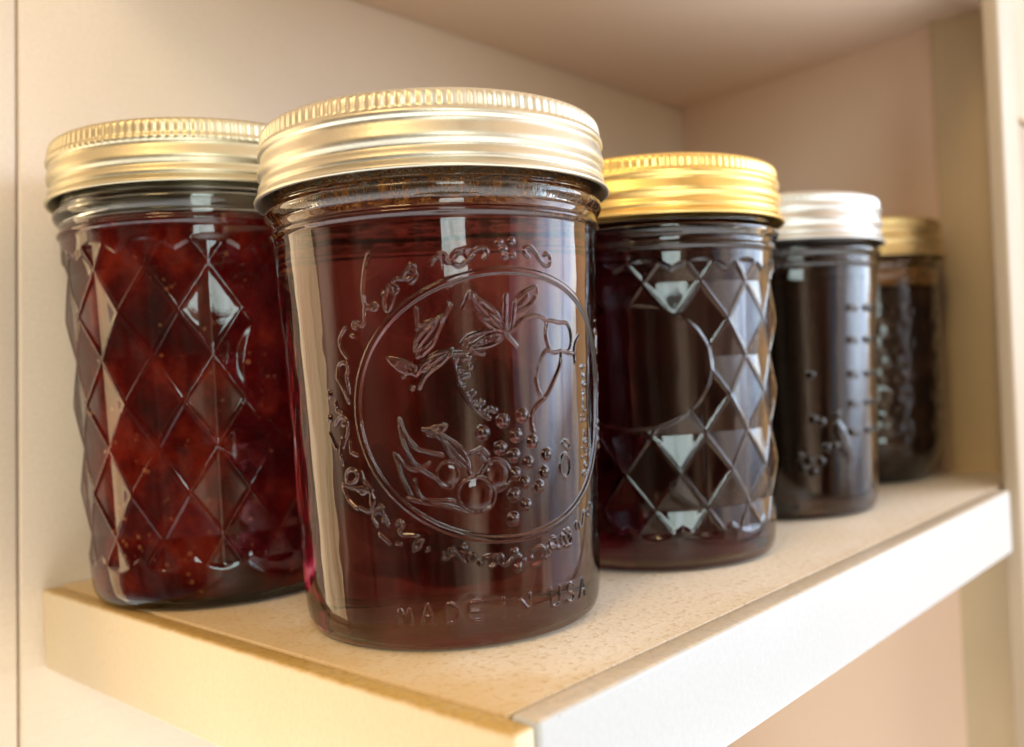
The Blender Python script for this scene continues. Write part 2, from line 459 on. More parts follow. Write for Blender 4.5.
EMBLEM = json.loads('''{"S":[[0.38,0.34,[[-72.73,71.73],[-72.98,72.3],[-73.69,72.18],[-74.44,71.07],[-73.95,69.64],[-72.69,69.45],[-71.36,70.7],[-70.45,71.96],[-69.27,72.66],[-68.25,72.51],[-67.9,71.65],[-68.61,70.8]]],[0.38,0.34,[[-59.89,71.01],[-60.74,71.72],[-60.71,72.74],[-59.49,73.07],[-58.44,72.08],[-57.35,70.5],[-56.02,69.36],[-54.79,69.71],[-54.64,71.21],[-55.77,71.99],[-56.26,71.49]]],[0.38,0.34,[[-77.79,70.59],[-77.2,71.13],[-76.4,70.58],[-76.26,69.45]]],[0.38,0.34,[[-83.28,67.85],[-82.34,69.15],[-80.95,68.84],[-80.6,67.69],[-81.79,66.76]]],[0.5,0.34,[[-89.12,72.57],[-90.16,69.52],[-90.86,65.27],[-90.27,62.92]]],[0.38,0.34,[[-85.69,66.6],[-86.94,63.83],[-86.37,61.5],[-84.65,64.82],[-85.42,66.29]]],[0.38,0.34,[[-63.2,61.08],[-62.99,62.82],[-61.43,64.56],[-58.01,66.0],[-58.25,63.69],[-60.11,61.92],[-62.88,60.92]]],[0.38,0.34,[[-62.18,62.08],[-60.23,63.98],[-60.43,63.24]]],[0.5,0.34,[[-64.73,64.0],[-65.08,57.92]]],[0.38,0.34,[[-63.79,57.88],[-63.2,61.08]]],[0.38,0.34,[[-64.46,57.32],[-63.29,58.02],[-61.56,59.73],[-59.06,60.44],[-56.79,60.13],[-55.8,59.23]]],[0.38,0.34,[[-55.8,59.23],[-54.32,59.53],[-52.54,58.93],[-50.59,59.25],[-49.28,58.03],[-48.94,56.03]]],[0.38,0.34,[[-55.8,59.09],[-56.27,56.41],[-55.72,54.9],[-55.33,53.99],[-54.07,53.21],[-52.22,53.77],[-49.71,53.27],[-48.66,56.03],[-49.28,57.88]]],[0.38,0.34,[[-55.34,53.84],[-56.58,53.72],[-57.43,52.25],[-58.27,50.5],[-58.89,49.04],[-58.59,47.24],[-58.07,45.72],[-57.13,44.77]]],[0.45,0.34,[[-52.24,53.32],[-52.05,52.09],[-53.07,50.0],[-54.73,47.64],[-56.08,45.61],[-57.32,44.78],[-59.3,43.41],[-60.28,41.99],[-60.24,40.21],[-59.79,38.69]]],[0.38,0.34,[[-49.98,53.27],[-47.55,53.08]]],[0.38,0.34,[[-46.0,56.5],[-47.64,55.1],[-48.02,53.24],[-47.68,51.37]]],[0.38,0.34,[[-72.59,62.05],[-71.31,65.0],[-70.48,64.12],[-69.39,61.8],[-67.33,60.59],[-65.83,59.39],[-64.91,58.2]]],[0.38,0.34,[[-70.84,62.41],[-69.73,60.66],[-68.27,59.89]]],[0.38,0.34,[[-73.17,55.64],[-72.25,56.75],[-70.16,57.52],[-67.43,57.85],[-64.6,58.06]]],[0.45,0.34,[[-64.64,56.75],[-62.91,54.8]]],[0.38,0.34,[[-85.91,52.73],[-84.13,52.72],[-82.79,51.1],[-81.88,50.43]]],[0.38,0.34,[[-85.7,53.43],[-83.79,53.02],[-82.27,51.85]]],[0.45,0.34,[[-81.72,50.58],[-80.68,52.08],[-78.75,53.21],[-76.24,53.7],[-73.73,53.95]]],[0.38,0.34,[[-81.39,48.08],[-80.17,50.19],[-78.53,51.5]]],[0.38,0.34,[[-81.23,58.61],[-79.3,59.74],[-76.51,60.37]]],[0.38,0.34,[[-81.19,56.75],[-80.34,57.94],[-78.43,58.92]]],[0.38,0.34,[[-80.21,54.84],[-78.88,56.32],[-77.91,57.2],[-76.7,59.61]]],[0.38,0.34,[[-77.92,57.04],[-78.61,55.68],[-80.58,53.93]]],[0.38,0.34,[[-81.15,62.31],[-81.04,59.22]]],[0.38,0.34,[[-75.17,62.47],[-76.19,60.51]]],[0.38,0.34,[[-85.41,42.91],[-84.81,40.57],[-83.72,38.8],[-82.59,37.6]]],[0.38,0.34,[[-84.01,38.95],[-82.62,37.16],[-80.28,36.62],[-77.97,35.92]]],[0.38,0.34,[[-86.32,36.43],[-85.2,34.66],[-83.17,33.28],[-81.63,33.94],[-80.4,34.6]]],[0.38,0.34,[[-83.27,31.7],[-82.94,29.66],[-81.99,28.03],[-80.21,27.8],[-77.24,27.79],[-76.07,27.43]]],[0.38,0.34,[[-81.22,40.7],[-79.45,40.76],[-77.53,41.29]]],[0.45,0.34,[[-79.48,40.33],[-77.81,38.8],[-76.73,37.15]]],[0.38,0.34,[[-68.44,28.12],[-68.57,27.38],[-68.89,26.7],[-69.37,26.11],[-70.0,25.64],[-70.73,25.33],[-71.52,25.18],[-72.34,25.21],[-73.12,25.4],[-73.85,25.75],[-74.46,26.25],[-74.95,26.86],[-75.27,27.56],[-75.41,28.3],[-75.37,29.05],[-75.15,29.77],[-74.76,30.42],[-74.22,30.96],[-73.56,31.36],[-72.81,31.61],[-72.02,31.68],[-71.22,31.57],[-70.45,31.3],[-69.76,30.86],[-69.18,30.29],[-68.75,29.62],[-68.5,28.88],[-68.44,28.12]]],[0.38,0.34,[[-69.82,33.76],[-69.47,34.05],[-69.09,34.27],[-68.67,34.43],[-68.22,34.5],[-67.77,34.49],[-67.32,34.4],[-66.88,34.24],[-66.47,34.0],[-66.1,33.69],[-65.79,33.33],[-65.53,32.92],[-65.35,32.47],[-65.24,32.0],[-65.22,31.53],[-65.27,31.06],[-65.4,30.61],[-65.61,30.2],[-65.89,29.83],[-66.23,29.51],[-66.61,29.26],[-67.04,29.08],[-67.48,28.98],[-67.94,28.96],[-68.39,29.02],[-68.83,29.15],[-69.25,29.36],[-69.62,29.64]]],[0.38,0.34,[[-76.35,30.34],[-76.65,30.27],[-76.95,30.24],[-77.26,30.25],[-77.55,30.32],[-77.84,30.43],[-78.11,30.58],[-78.35,30.78],[-78.57,31.0],[-78.75,31.26],[-78.89,31.55],[-78.98,31.85],[-79.04,32.16],[-79.05,32.48],[-79.01,32.8],[-78.93,33.11],[-78.81,33.4],[-78.64,33.68],[-78.45,33.92],[-78.22,34.13],[-77.96,34.3],[-77.68,34.43],[-77.39,34.52],[-77.08,34.56],[-76.78,34.55],[-76.48,34.5],[-76.19,34.39],[-75.92,34.25]]],[0.38,0.34,[[-76.38,38.28],[-74.71,36.45],[-73.35,34.04],[-72.86,31.98]]],[0.38,0.34,[[-69.73,33.77],[-71.37,31.58]]],[0.38,0.34,[[-70.87,35.6],[-69.72,34.06],[-68.78,32.82]]],[0.38,0.34,[[-72.97,35.75],[-70.51,36.74],[-69.34,35.49]]],[0.38,0.34,[[-73.62,49.49],[-72.13,49.9]]],[0.38,0.34,[[-71.72,55.43],[-70.9,54.24],[-69.43,53.6]]],[0.38,0.34,[[-70.22,55.94],[-68.1,56.43],[-67.15,56.98]]],[0.38,0.34,[[-52.44,36.1],[-51.49,35.09],[-50.35,34.83],[-50.15,35.89],[-51.68,36.49]]],[0.38,0.34,[[-50.33,31.59],[-50.4,31.08],[-50.55,30.62],[-50.77,30.21],[-51.05,29.89],[-51.37,29.67],[-51.71,29.56],[-52.06,29.58],[-52.39,29.7],[-52.69,29.94],[-52.95,30.28],[-53.14,30.69],[-53.27,31.16],[-53.33,31.66],[-53.3,32.17],[-53.21,32.66],[-53.04,33.09],[-52.81,33.46],[-52.53,33.74],[-52.21,33.91],[-51.87,33.96],[-51.53,33.9],[-51.19,33.72],[-50.89,33.43],[-50.64,33.05],[-50.46,32.6],[-50.35,32.1],[-50.33,31.59]]],[0.38,0.34,[[-50.49,18.01],[-50.53,17.7],[-50.62,17.41],[-50.76,17.16],[-50.93,16.97],[-51.12,16.84],[-51.34,16.78],[-51.55,16.8],[-51.76,16.89],[-51.95,17.05],[-52.11,17.27],[-52.24,17.54],[-52.32,17.84],[-52.35,18.16],[-52.34,18.47],[-52.28,18.78],[-52.17,19.05],[-52.03,19.27],[-51.85,19.43],[-51.65,19.53],[-51.44,19.55],[-51.22,19.5],[-51.01,19.37],[-50.83,19.18],[-50.68,18.94],[-50.57,18.65],[-50.5,18.33],[-50.49,18.01]]],[0.38,0.34,[[-54.98,17.52],[-55.01,17.28],[-55.1,17.06],[-55.23,16.87],[-55.41,16.73],[-55.6,16.64],[-55.82,16.6],[-56.04,16.62],[-56.25,16.7],[-56.45,16.83],[-56.61,17.0],[-56.74,17.21],[-56.83,17.44],[-56.87,17.69],[-56.86,17.93],[-56.8,18.16],[-56.69,18.37],[-56.55,18.53],[-56.37,18.65],[-56.17,18.72],[-55.95,18.73],[-55.73,18.68],[-55.52,18.58],[-55.33,18.43],[-55.18,18.23],[-55.06,18.01],[-54.99,17.76],[-54.98,17.52]]],[0.38,0.34,[[-61.0,17.04],[-58.89,17.71],[-57.63,16.2],[-59.45,14.38],[-61.13,14.11]]],[0.38,0.34,[[-52.62,19.41],[-50.06,17.98],[-50.49,16.35],[-52.74,16.6]]],[0.38,0.34,[[-70.9,16.96],[-68.81,17.38],[-68.54,15.74],[-69.97,14.94]]],[0.38,0.34,[[-95.0,59.63],[-96.71,57.7],[-96.33,55.91],[-95.17,54.38]]],[0.38,0.34,[[-97.83,50.68],[-97.4,52.88],[-96.38,53.48],[-95.27,53.36],[-94.94,51.88],[-95.66,51.18],[-95.33,49.7],[-95.05,47.93]]],[0.38,0.34,[[-97.8,50.98],[-96.49,48.57],[-95.4,46.17]]],[0.38,0.34,[[-98.72,46.27],[-98.47,44.78],[-97.33,44.16]]],[0.38,0.34,[[-99.18,42.11],[-98.22,43.29],[-97.0,43.56],[-96.22,42.81],[-95.81,41.18],[-97.58,37.94]]],[0.38,0.34,[[-100.89,40.63],[-100.18,39.13],[-99.46,37.79]]],[0.38,0.34,[[-97.81,39.57],[-98.51,36.89],[-97.91,34.81]]],[0.38,0.34,[[-95.92,38.96],[-95.74,36.89],[-94.48,36.44]]],[0.38,0.34,[[-97.59,32.14],[-97.04,33.63],[-95.65,33.94],[-94.61,33.06],[-94.91,31.87],[-96.31,31.12],[-97.45,31.55]]],[0.38,0.34,[[-98.33,30.93],[-96.37,30.53],[-94.89,30.1]]],[0.38,0.34,[[-93.68,33.35],[-93.29,31.73],[-91.69,29.97]]],[0.38,0.34,[[-98.39,30.33],[-97.39,28.27],[-95.52,26.69]]],[0.38,0.34,[[-91.95,24.83],[-91.87,25.72],[-90.63,26.31],[-89.36,25.43],[-88.84,23.68]]],[0.38,0.34,[[-91.95,24.83],[-91.19,23.52]]],[0.5,0.34,[[-90.8,22.06],[-88.77,20.31]]],[0.38,0.34,[[-87.47,20.31],[-86.57,20.3]]],[0.38,0.34,[[-95.24,30.39],[-92.37,30.12],[-91.31,28.36],[-91.92,27.18]]],[0.38,0.34,[[-94.82,26.85],[-93.07,26.14],[-91.64,26.45]]],[0.38,0.34,[[-65.38,57.54],[-65.6,58.86],[-66.09,59.96],[-66.75,60.92],[-67.55,61.76],[-68.46,62.49],[-69.44,63.15],[-70.46,63.76],[-71.5,64.35]]],[0.38,0.34,[[-65.38,57.54],[-66.76,57.94],[-67.84,58.55],[-68.74,59.3],[-69.48,60.16],[-70.1,61.13],[-70.61,62.17],[-71.07,63.25],[-71.5,64.35]]],[0.38,0.34,[[-66.02,58.22],[-70.32,62.99]]],[0.38,0.34,[[-81.77,54.88],[-80.6,55.14],[-79.67,55.61],[-78.91,56.23],[-78.28,56.96],[-77.77,57.8],[-77.35,58.71],[-76.98,59.67],[-76.64,60.65]]],[0.38,0.34,[[-81.77,54.88],[-81.65,56.06],[-81.28,57.03],[-80.75,57.86],[-80.09,58.56],[-79.31,59.17],[-78.46,59.7],[-77.56,60.19],[-76.64,60.65]]],[0.38,0.34,[[-81.25,55.46],[-77.65,59.5]]],[0.38,0.34,[[-81.83,50.96],[-82.19,51.74],[-82.67,52.31],[-83.23,52.76],[-83.86,53.09],[-84.55,53.33],[-85.28,53.5],[-86.05,53.62],[-86.84,53.73]]],[0.38,0.34,[[-81.83,50.96],[-82.7,50.87],[-83.46,50.98],[-84.14,51.22],[-84.76,51.58],[-85.33,52.04],[-85.85,52.56],[-86.35,53.14],[-86.84,53.73]]],[0.38,0.34,[[-82.32,51.23],[-85.82,53.17]]],[0.38,0.34,[[-81.08,51.27],[-80.05,51.16],[-79.15,51.28],[-78.34,51.57],[-77.62,51.99],[-76.95,52.53],[-76.33,53.15],[-75.75,53.83],[-75.17,54.53]]],[0.38,0.34,[[-81.08,51.27],[-80.63,52.21],[-80.04,52.89],[-79.37,53.42],[-78.62,53.81],[-77.81,54.09],[-76.96,54.28],[-76.07,54.42],[-75.17,54.53]]],[0.38,0.34,[[-80.49,51.6],[-76.35,53.88]]],[0.38,0.34,[[-65.2,56.99],[-66.26,57.18],[-67.21,57.15],[-68.1,56.97],[-68.93,56.67],[-69.72,56.27],[-70.47,55.8],[-71.2,55.28],[-71.92,54.74]]],[0.38,0.34,[[-65.2,56.99],[-65.89,56.23],[-66.66,55.68],[-67.47,55.29],[-68.32,55.02],[-69.2,54.86],[-70.1,54.78],[-71.01,54.75],[-71.92,54.74]]],[0.38,0.34,[[-65.9,56.76],[-70.61,55.18]]],[0.38,0.34,[[-80.31,39.79],[-79.74,39.57],[-79.25,39.53],[-78.79,39.6],[-78.38,39.77],[-78.0,40.02],[-77.64,40.33],[-77.3,40.68],[-76.96,41.04]]],[0.38,0.34,[[-80.31,39.79],[-80.03,40.32],[-79.69,40.68],[-79.31,40.92],[-78.88,41.07],[-78.43,41.13],[-77.95,41.13],[-77.46,41.1],[-76.96,41.04]]],[0.38,0.34,[[-79.97,39.91],[-77.63,40.79]]],[0.38,0.34,[[-72.96,33.24],[-73.13,34.42],[-73.52,35.43],[-74.06,36.32],[-74.73,37.11],[-75.49,37.83],[-76.33,38.47],[-77.22,39.08],[-78.13,39.67]]],[0.38,0.34,[[-72.96,33.24],[-74.1,33.68],[-75.01,34.29],[-75.77,35.01],[-76.4,35.83],[-76.92,36.72],[-77.36,37.68],[-77.76,38.67],[-78.13,39.67]]],[0.38,0.34,[[-73.48,33.89],[-77.11,38.4]]],[0.4,0.34,[[-75.17,54.53],[-74.64,50.94],[-73.73,47.31],[-71.69,43.96],[-68.77,41.98]]],[0.4,0.34,[[-85.41,41.45],[-84.89,37.83],[-83.22,34.53],[-80.02,32.23],[-76.43,30.59]]],[0.4,0.34,[[-84.76,28.45],[-81.05,27.41],[-76.64,26.64],[-73.37,24.96]]],[0.4,0.34,[[-86.7,36.63],[-85.64,32.45],[-83.97,28.79]]]],"B":[[-65.68,73.51,0.62,0.4],[-64.94,72.37,0.62,0.4],[-63.32,73.84,0.62,0.4],[-63.23,71.38,0.62,0.4],[-64.67,71.08,0.62,0.4],[-82.66,48.14,0.4,0.3],[-84.13,50.24,0.4,0.3],[-81.36,53.82,0.4,0.3],[-81.97,51.68,0.4,0.3],[-72.05,30.03,0.35,0.25],[-73.76,25.95,0.35,0.25],[-74.6,27.17,0.35,0.25],[-74.27,50.96,0.5,0.32],[-73.58,50.2,0.5,0.32],[-71.91,51.41,0.5,0.32],[-73.01,46.87,0.5,0.32],[-71.54,46.78,0.5,0.32],[-69.98,44.96,0.5,0.32],[-71.47,45.19,0.5,0.32],[-69.3,43.18,0.5,0.32],[-67.75,43.37,0.5,0.32],[-72.12,53.15,0.5,0.32],[-73.15,53.06,0.5,0.32],[-74.47,52.83,0.5,0.32],[-74.1,48.65,0.5,0.32],[-73.4,47.89,0.5,0.32],[-72.17,46.1,0.5,0.32],[-70.77,44.14,0.5,0.32],[-68.51,43.71,0.5,0.32],[-70.23,39.47,1.25,0.9375],[-66.26,41.38,1.2,0.8999999999999999],[-62.23,42.13,1.25,0.9375],[-63.75,38.56,1.2,0.8999999999999999],[-60.11,37.08,1.15,0.8624999999999999],[-66.95,36.47,1.2,0.8999999999999999],[-64.24,34.93,1.2,0.8999999999999999],[-61.18,33.32,1.1,0.8250000000000001],[-56.93,34.41,1.2,0.8999999999999999],[-57.67,31.18,1.1,0.8250000000000001],[-64.21,31.54,1.15,0.8624999999999999],[-62.22,29.72,1.1,0.8250000000000001],[-58.95,28.62,1.15,0.8624999999999999],[-64.55,27.74,1.15,0.8624999999999999],[-62.04,25.55,1.1,0.8250000000000001],[-64.91,23.36,1.2,0.8999999999999999],[-64.87,17.24,0.8,0.5],[-64.25,14.24,0.8,0.5],[-74.83,18.9,0.8,0.5],[-77.16,18.43,0.8,0.5],[-97.13,42.23,0.5,0.3],[-100.16,47.79,0.7,0.45],[-100.69,43.32,0.7,0.45],[-84.09,19.1,0.4,0.3],[-82.6,20.65,0.4,0.3]]}''')

CHERRIES = [(-71.97, 28.47, 3.1, 0.5), (-67.95, 31.76, 2.4, 0.4), (-77.05, 32.61, 2.2, 0.4)]   # low domes

def emblem_strokes():
    st = [(w * 0.68, h * 1.15, pts) for w, h, pts in EMBLEM['S']]
    # border of S-scrolls and beads outside the ring, where the tracing leaves gaps
    for k, a in enumerate((106, 124, 142, 214, 232, 250, 268, 286, 304, 24, 4, 344)):
        a = math.radians(a)
        c = np.array([-64.5 + 33.3 * math.cos(a), 44.15 + 28.3 * math.sin(a)])
        if c[1] < 13.2:
            c[1] = 13.2 + 0.3 * (c[1] - 13.2)
        t = np.array([-math.sin(a), math.cos(a)])
        n = np.array([math.cos(a), math.sin(a)])
        base = [(-3.0, 0.2), (-3.2, 1.0), (-2.3, 1.3), (-1.7, 0.5), (-2.2, -0.5), (-1.2, -0.9), (0, 0), (1.2, 0.9), (2.2, 0.5), (1.7, -0.5), (2.3, -1.3), (3.2, -1.0), (3.0, -0.2)]
        st.append((0.27, 0.3, [tuple(c + t * u * 0.95 + n * w_ * (1 if k % 2 else -1)) for u, w_ in base]))
        d = c + t * 4.4
        st.append((0.4, 0.3, [tuple(d), tuple(d + n * 0.2)]))
    for i, chs in enumerate((('M', -87.4), ('A', -82.9), ('D', -78.2), ('E', -73.8), ('I', -68.2), ('N', -63.8), ('U', -56.2), ('S', -51.6), ('A', -47.2))):
        c, s = chs
        for g in GLYPH[c]:
            st.append((0.26, 0.32, [(s + x * 2.5 - 0.6, 5.6 + y * 3.5) for x, y in g]))
    # small upright script reading upwards at the right of the ring
    for text, s0, z0, w, h in (('Golden', -44.3, 29.0, 1.35, 2.5), ('Harvest', -44.3, 39.8, 1.35, 2.5)):
        z = z0
        for c in text:
            for g in GLYPH[c]:
                st.append((0.17, 0.2, [(s0 - y * h + 1.2, z + x * w * 0.8) for x, y in g]))
            z += w * (1.25 if c != 'l' else 0.9)
    return st

def relief_emblem_grid(th, z):
    """Raised emblem computed on the regular (angle, height) grid of the front of the jar (mm)."""
    S = (th * 33.0)[None, :]
    Z = z[:, None]
    H = np.zeros((len(z), len(th)))
    s1 = th * 33.0
    def window(a, b, c, d):
        i0, i1 = np.searchsorted(s1, [a, b])
        j0, j1 = np.searchsorted(z, [c, d])
        return slice(j0, j1), slice(i0, i1)
    # the ring: a flat-topped band
    q = np.sqrt(((S + 64.5) / 29.05) ** 2 + ((Z - 44.15) / 24.36) ** 2)
    d = np.abs(q - 1) * 25.5
    H = np.maximum(H, 0.45 * (1 - sstep(0.35, 0.70, d)))
    for w, h, pts in emblem_strokes():
        pts = np.array(pts, float)
        # round the polylines off
        if len(pts) > 3:
            pts = smooth_profile(pts, 2)
        for a, b in zip(pts[:-1], pts[1:]):
            r = w * 1.6
            sl = window(min(a[0], b[0]) - r, max(a[0], b[0]) + r, min(a[1], b[1]) - r, max(a[1], b[1]) + r)
            X, Y = np.meshgrid(s1[sl[1]], z[sl[0]])
            ab = b - a
            L2 = max(1e-9, ab @ ab)
            t = np.clip(((X - a[0]) * ab[0] + (Y - a[1]) * ab[1]) / L2, 0, 1)
            d = np.hypot(X - a[0] - t * ab[0], Y - a[1] - t * ab[1])
            v = h * 0.5 * (1 + np.cos(PI * np.clip(d / (w * 1.35), 0, 1)))
            H[sl] = np.maximum(H[sl], v)
    for s, zz, r, h in EMBLEM['B'] + CHERRIES:
        sl = window(s - r, s + r, zz - r, zz + r)
        X, Y = np.meshgrid(s1[sl[1]], z[sl[0]])
        d = np.hypot(X - s, Y - zz) / r
        H[sl] = np.maximum(H[sl], h * np.sqrt(np.clip(1 - d ** 2, 0, 1)))
    return H

def relief_scale_grid(th, z):
    """Graduation marks of a measuring jar and a small fruit sprig low on the front (mm)."""
    s1 = th * 33.0
    H = np.zeros((len(z), len(th)))
    S = s1[None, :]
    Z = z[:, None]
    def bar(s, zz, hw, hh, h):
        q = np.maximum(np.abs(S - s) / hw, np.abs(Z - zz) / hh)
        return h * (1 - sstep(0.75, 1.25, q))
    for zz in (64.5, 54.6, 44.0, 35.0, 26.2):
        for s, hw in ((-62.0, 2.1), (-55.0, 0.9), (-52.4, 0.8), (-49.8, 0.9)):
            H = np.maximum(H, bar(s, zz, hw, 0.75, 0.8))
    def bb(s, zz, r):
        return r * 0.8 * np.sqrt(np.clip(1 - ((S - s) ** 2 + (Z - zz) ** 2) / r ** 2, 0, 1))
    for s, zz in ((-77, 31), (-74.5, 30), (-69, 32), (-73, 22), (-70, 22.5), (-79, 18.5), (-78, 15), (-75, 18), (-82, 20), (-81, 16), (-77.3, 44.5)):
        H = np.maximum(H, bb(s, zz, 1.2))
    q = np.sqrt(((S + 67) * 0.8 + (Z - 24) * 0.35) ** 2 / 4 + ((Z - 24) * 0.8 - (S + 67) * 0.3) ** 2 / 40)
    return np.maximum(H, 0.6 * (1 - sstep(0.6, 1.1, q)))

def make_glass(parent, H, fill, body=BODY, relief=None, grid=None, dense=(-178, -55), fine=0.22):
    """One closed mesh: outer wall with its pressed relief, rim, and the hollow above the filling."""
    prof = smooth_profile(list(body) + NECK, 2)
    prof[:, 1] = zmap(prof[:, 1], H)
    outer = resample(prof, fine if (relief or grid) else 0.5)
    inn = np.array([(32.3, 99.2), (31.6, 99.0), (31.2, 98.0), (31.0, 94), (31.0, 86), (31.4, 82.5), (31.4, 81)])
    inn[:, 1] = zmap(inn[:, 1], H)
    inner = np.vstack([inn, [(31.3, max(fill + 0.3, fill)), (30.6, fill), (15, fill), (0.001, fill)]])
    inner = inner[inner[:, 1] >= fill - 1e-6] if fill > zmap(81, H) else inner
    inner = resample(inner, 0.8)[1:]
    a, b = math.radians(dense[0]), math.radians(dense[1])
    if relief or grid:
        nd = int((b - a) * 33.0 / fine)
        th = np.r_[np.linspace(a, b, nd), np.linspace(b, a + 2 * PI, 110)[1:-1]]
    else:
        th = np.linspace(-PI, PI, 181)[:-1]
        nd = len(th)
    prof = np.vstack([outer, inner])
    disp = np.zeros((len(prof), len(th)))
    no = len(outer)
    start = int(np.argmax(outer[:, 0] > 30.5))
    zc = outer[start:, 1]
    if relief:
        TH, Z = np.meshgrid(th, zc)
        disp[start:no] = relief(TH, Z)
    if grid:
        zi = np.maximum.accumulate(zc)
        disp[start:no, :nd] = grid(th[:nd], zi)
    v, f = lathe_arrays(prof, th, disp)
    return link_mesh('glass', v * MM, f, M_GLASS, parent)

def make_filling(parent, H, fill, mat, body=BODY, wall=1.9, name='jam', bumpy=0.0):
    p = [(r - wall if r > 5 else r, z) for r, z in body] + [(NECK[0][0] - wall, NECK[0][1])]
    p = smooth_profile(p, 2)
    p[:, 1] = zmap(p[:, 1], H)
    p[:, 1] = p[:, 1] + 2.6 * np.clip(1 - p[:, 1] / 30, 0, 1)
    top = fill - 0.3
    p = p[p[:, 1] < top - 0.8]
    rl = p[-1, 0]
    if top > zmap(77, H):
        p = np.vstack([p, [(min(rl, 31.3), zmap(77, H)), (31.0, top - 0.6)]])
        rl = 31.0
    p = np.vstack([p, [(rl - 0.3, top), (0.001, top)]])
    p = resample(p, 0.9)
    th = np.linspace(-PI, PI, 145)[:-1]
    disp = None
    if bumpy:
        rng = np.random.RandomState(4)
        disp = np.zeros((len(p), len(th)))
        for k in range(14):
            a, b, c = rng.randint(2, 16), rng.uniform(0.05, 0.5), rng.uniform(0, 6.28)
            disp += np.sin(a * th[None, :] + b * p[:, 1][:, None] + c)
        disp *= bumpy / 14 * (p[:, 0] > 20)[:, None]
        disp = np.minimum(disp, 0.9)
    v, f = lathe_arrays(p, th, disp)
    return link_mesh(name, v * MM, f, mat, parent)

def shell(parent, name, prof, mat, n=145):
    th = np.linspace(-PI, PI, n)[:-1]
    v, f = lathe_arrays(np.array(prof, float), th)
    return link_mesh(name, v * MM, f, mat, parent)

BAND = [(29.0, 99.55), (32.8, 99.8), (34.3, 99.95), (35.1, 99.7), (35.6, 99.1), (35.8, 98.5), (35.9, 96.6), (36.0, 96.2), (36.25, 95.8), (36.3, 95.3),
        (36.15, 94.9), (35.75, 94.65), (35.68, 94.4), (35.8, 93.9), (36.2, 92.8), (36.5, 91.8), (36.4, 91.1), (35.95, 90.5), (35.7, 90.1), (35.8, 89.6), (36.2, 88.9), (36.4, 88.3),
        (36.3, 87.8), (36.1, 87.4), (36.3, 87.0), (36.8, 86.5), (37.2, 86.0), (37.3, 85.6), (37.0, 85.3), (36.5, 85.35)]
BAND_IN = [(36.1, 85.7), (35.3, 87.5), (35.0, 93), (35.0, 97), (34.4, 98.6), (33, 99.1), (29.0, 99.2)]

def make_band(parent, H, mat, ribs=122, seed=0, rib_lo=95.9, depth=0.22):
    p = resample(smooth_profile(BAND, 2), 0.17)
    pin = resample(np.array([tuple(p[-1])] + BAND_IN), 0.8)[1:]
    nth = ribs * 9
    th = np.linspace(-PI, PI, nth + 1)[:-1]
    prof = np.vstack([p, pin])
    disp = np.zeros((len(prof), nth))
    zz = p[:, 1]
    env = sstep(rib_lo, rib_lo + 0.8, zz) * (1 - sstep(98.8, 99.6, zz))
    env[p[:, 0] < 34.6] = 0
    wave = 0.5 + 0.5 * np.cos(th * ribs)
    disp[:len(p)] = -depth * env[:, None] * (1 - wave[None, :] ** 0.7)
    # tiny dents of a used band
    rng = np.random.RandomState(seed)
    for k in range(5):
        a = rng.randint(1, 5)
        disp[:len(p)] += 0.05 * np.sin(a * th + rng.uniform(0, 6))[None, :] * np.sin(zz * rng.uniform(0.2, 0.6) + k)[:, None]
    prof = prof.copy()
    v, f = lathe_arrays(prof, th, disp)
    v = v.reshape(len(prof), nth, 3)
    # the thread winds: its ridges climb slowly round the band
    wz = sstep(86.8, 88.0, prof[:, 1]) * (1 - sstep(94.0, 95.0, prof[:, 1]))
    v[:, :, 2] += 0.42 * wz[:, None] * np.sin(th + 0.9)[None, :]
    v[:, :, 2] += H - 100.0
    v = v.reshape(-1, 3)
    nr = len(prof)
    # close the ring: last row back to the first
    j = np.arange(nth)
    j2 = (j + 1) % nth
    f = np.vstack([f, np.stack([(nr - 1) * nth + j, (nr - 1) * nth + j2, j2, j], 1)])
    return link_mesh('screw_band', v * MM, f, mat, parent)

def make_disc(parent, H, mat, dome=0.3):
    o = H - 100.0
    prof = [(0.001, 99.15 + o), (28, 99.15 + o), (34.0, 99.05 + o), (34.0, 99.3 + o), (29.5, 99.5 + o), (28.8, 99.75 + o), (27.5, 99.75 + o), (26.5, 99.4 + o), (20, 99.45 + dome * 0.5 + o), (10, 99.45 + dome * 0.9 + o), (0.001, 99.45 + dome + o)]
    prof[0] = (0.001, 98.9 + o); prof[1] = (28, 98.9 + o); prof[2] = (32.2, 99.02 + o); prof[3] = (32.2, 99.16 + o); prof[4] = (28.9, 99.3 + o)
    return shell(parent, 'lid_disc', prof, mat)

GROUP = 'preserve jars along the shelf'
def jar(x, y, H, label, band, disc, fill, mat, filling_name, body=BODY, relief=None, grid=None, dense=(-178, -55), bumpy=0.0, dome=0.3, seed=0, fine=0.22, rib_lo=95.9, depth=0.22, wall=1.9):
    t = empty('preserve_jar', (x, y, 0.0003))
    tag(t, label, 'jar', GROUP)
    make_glass(t, H, fill, body, relief, grid, dense, fine)
    make_filling(t, H, fill, mat, body, name=filling_name, bumpy=bumpy, wall=wall)
    make_band(t, H, band, seed=seed, rib_lo=rib_lo, depth=depth)
    make_disc(t, H, disc, dome)
    return t

R = math.radians
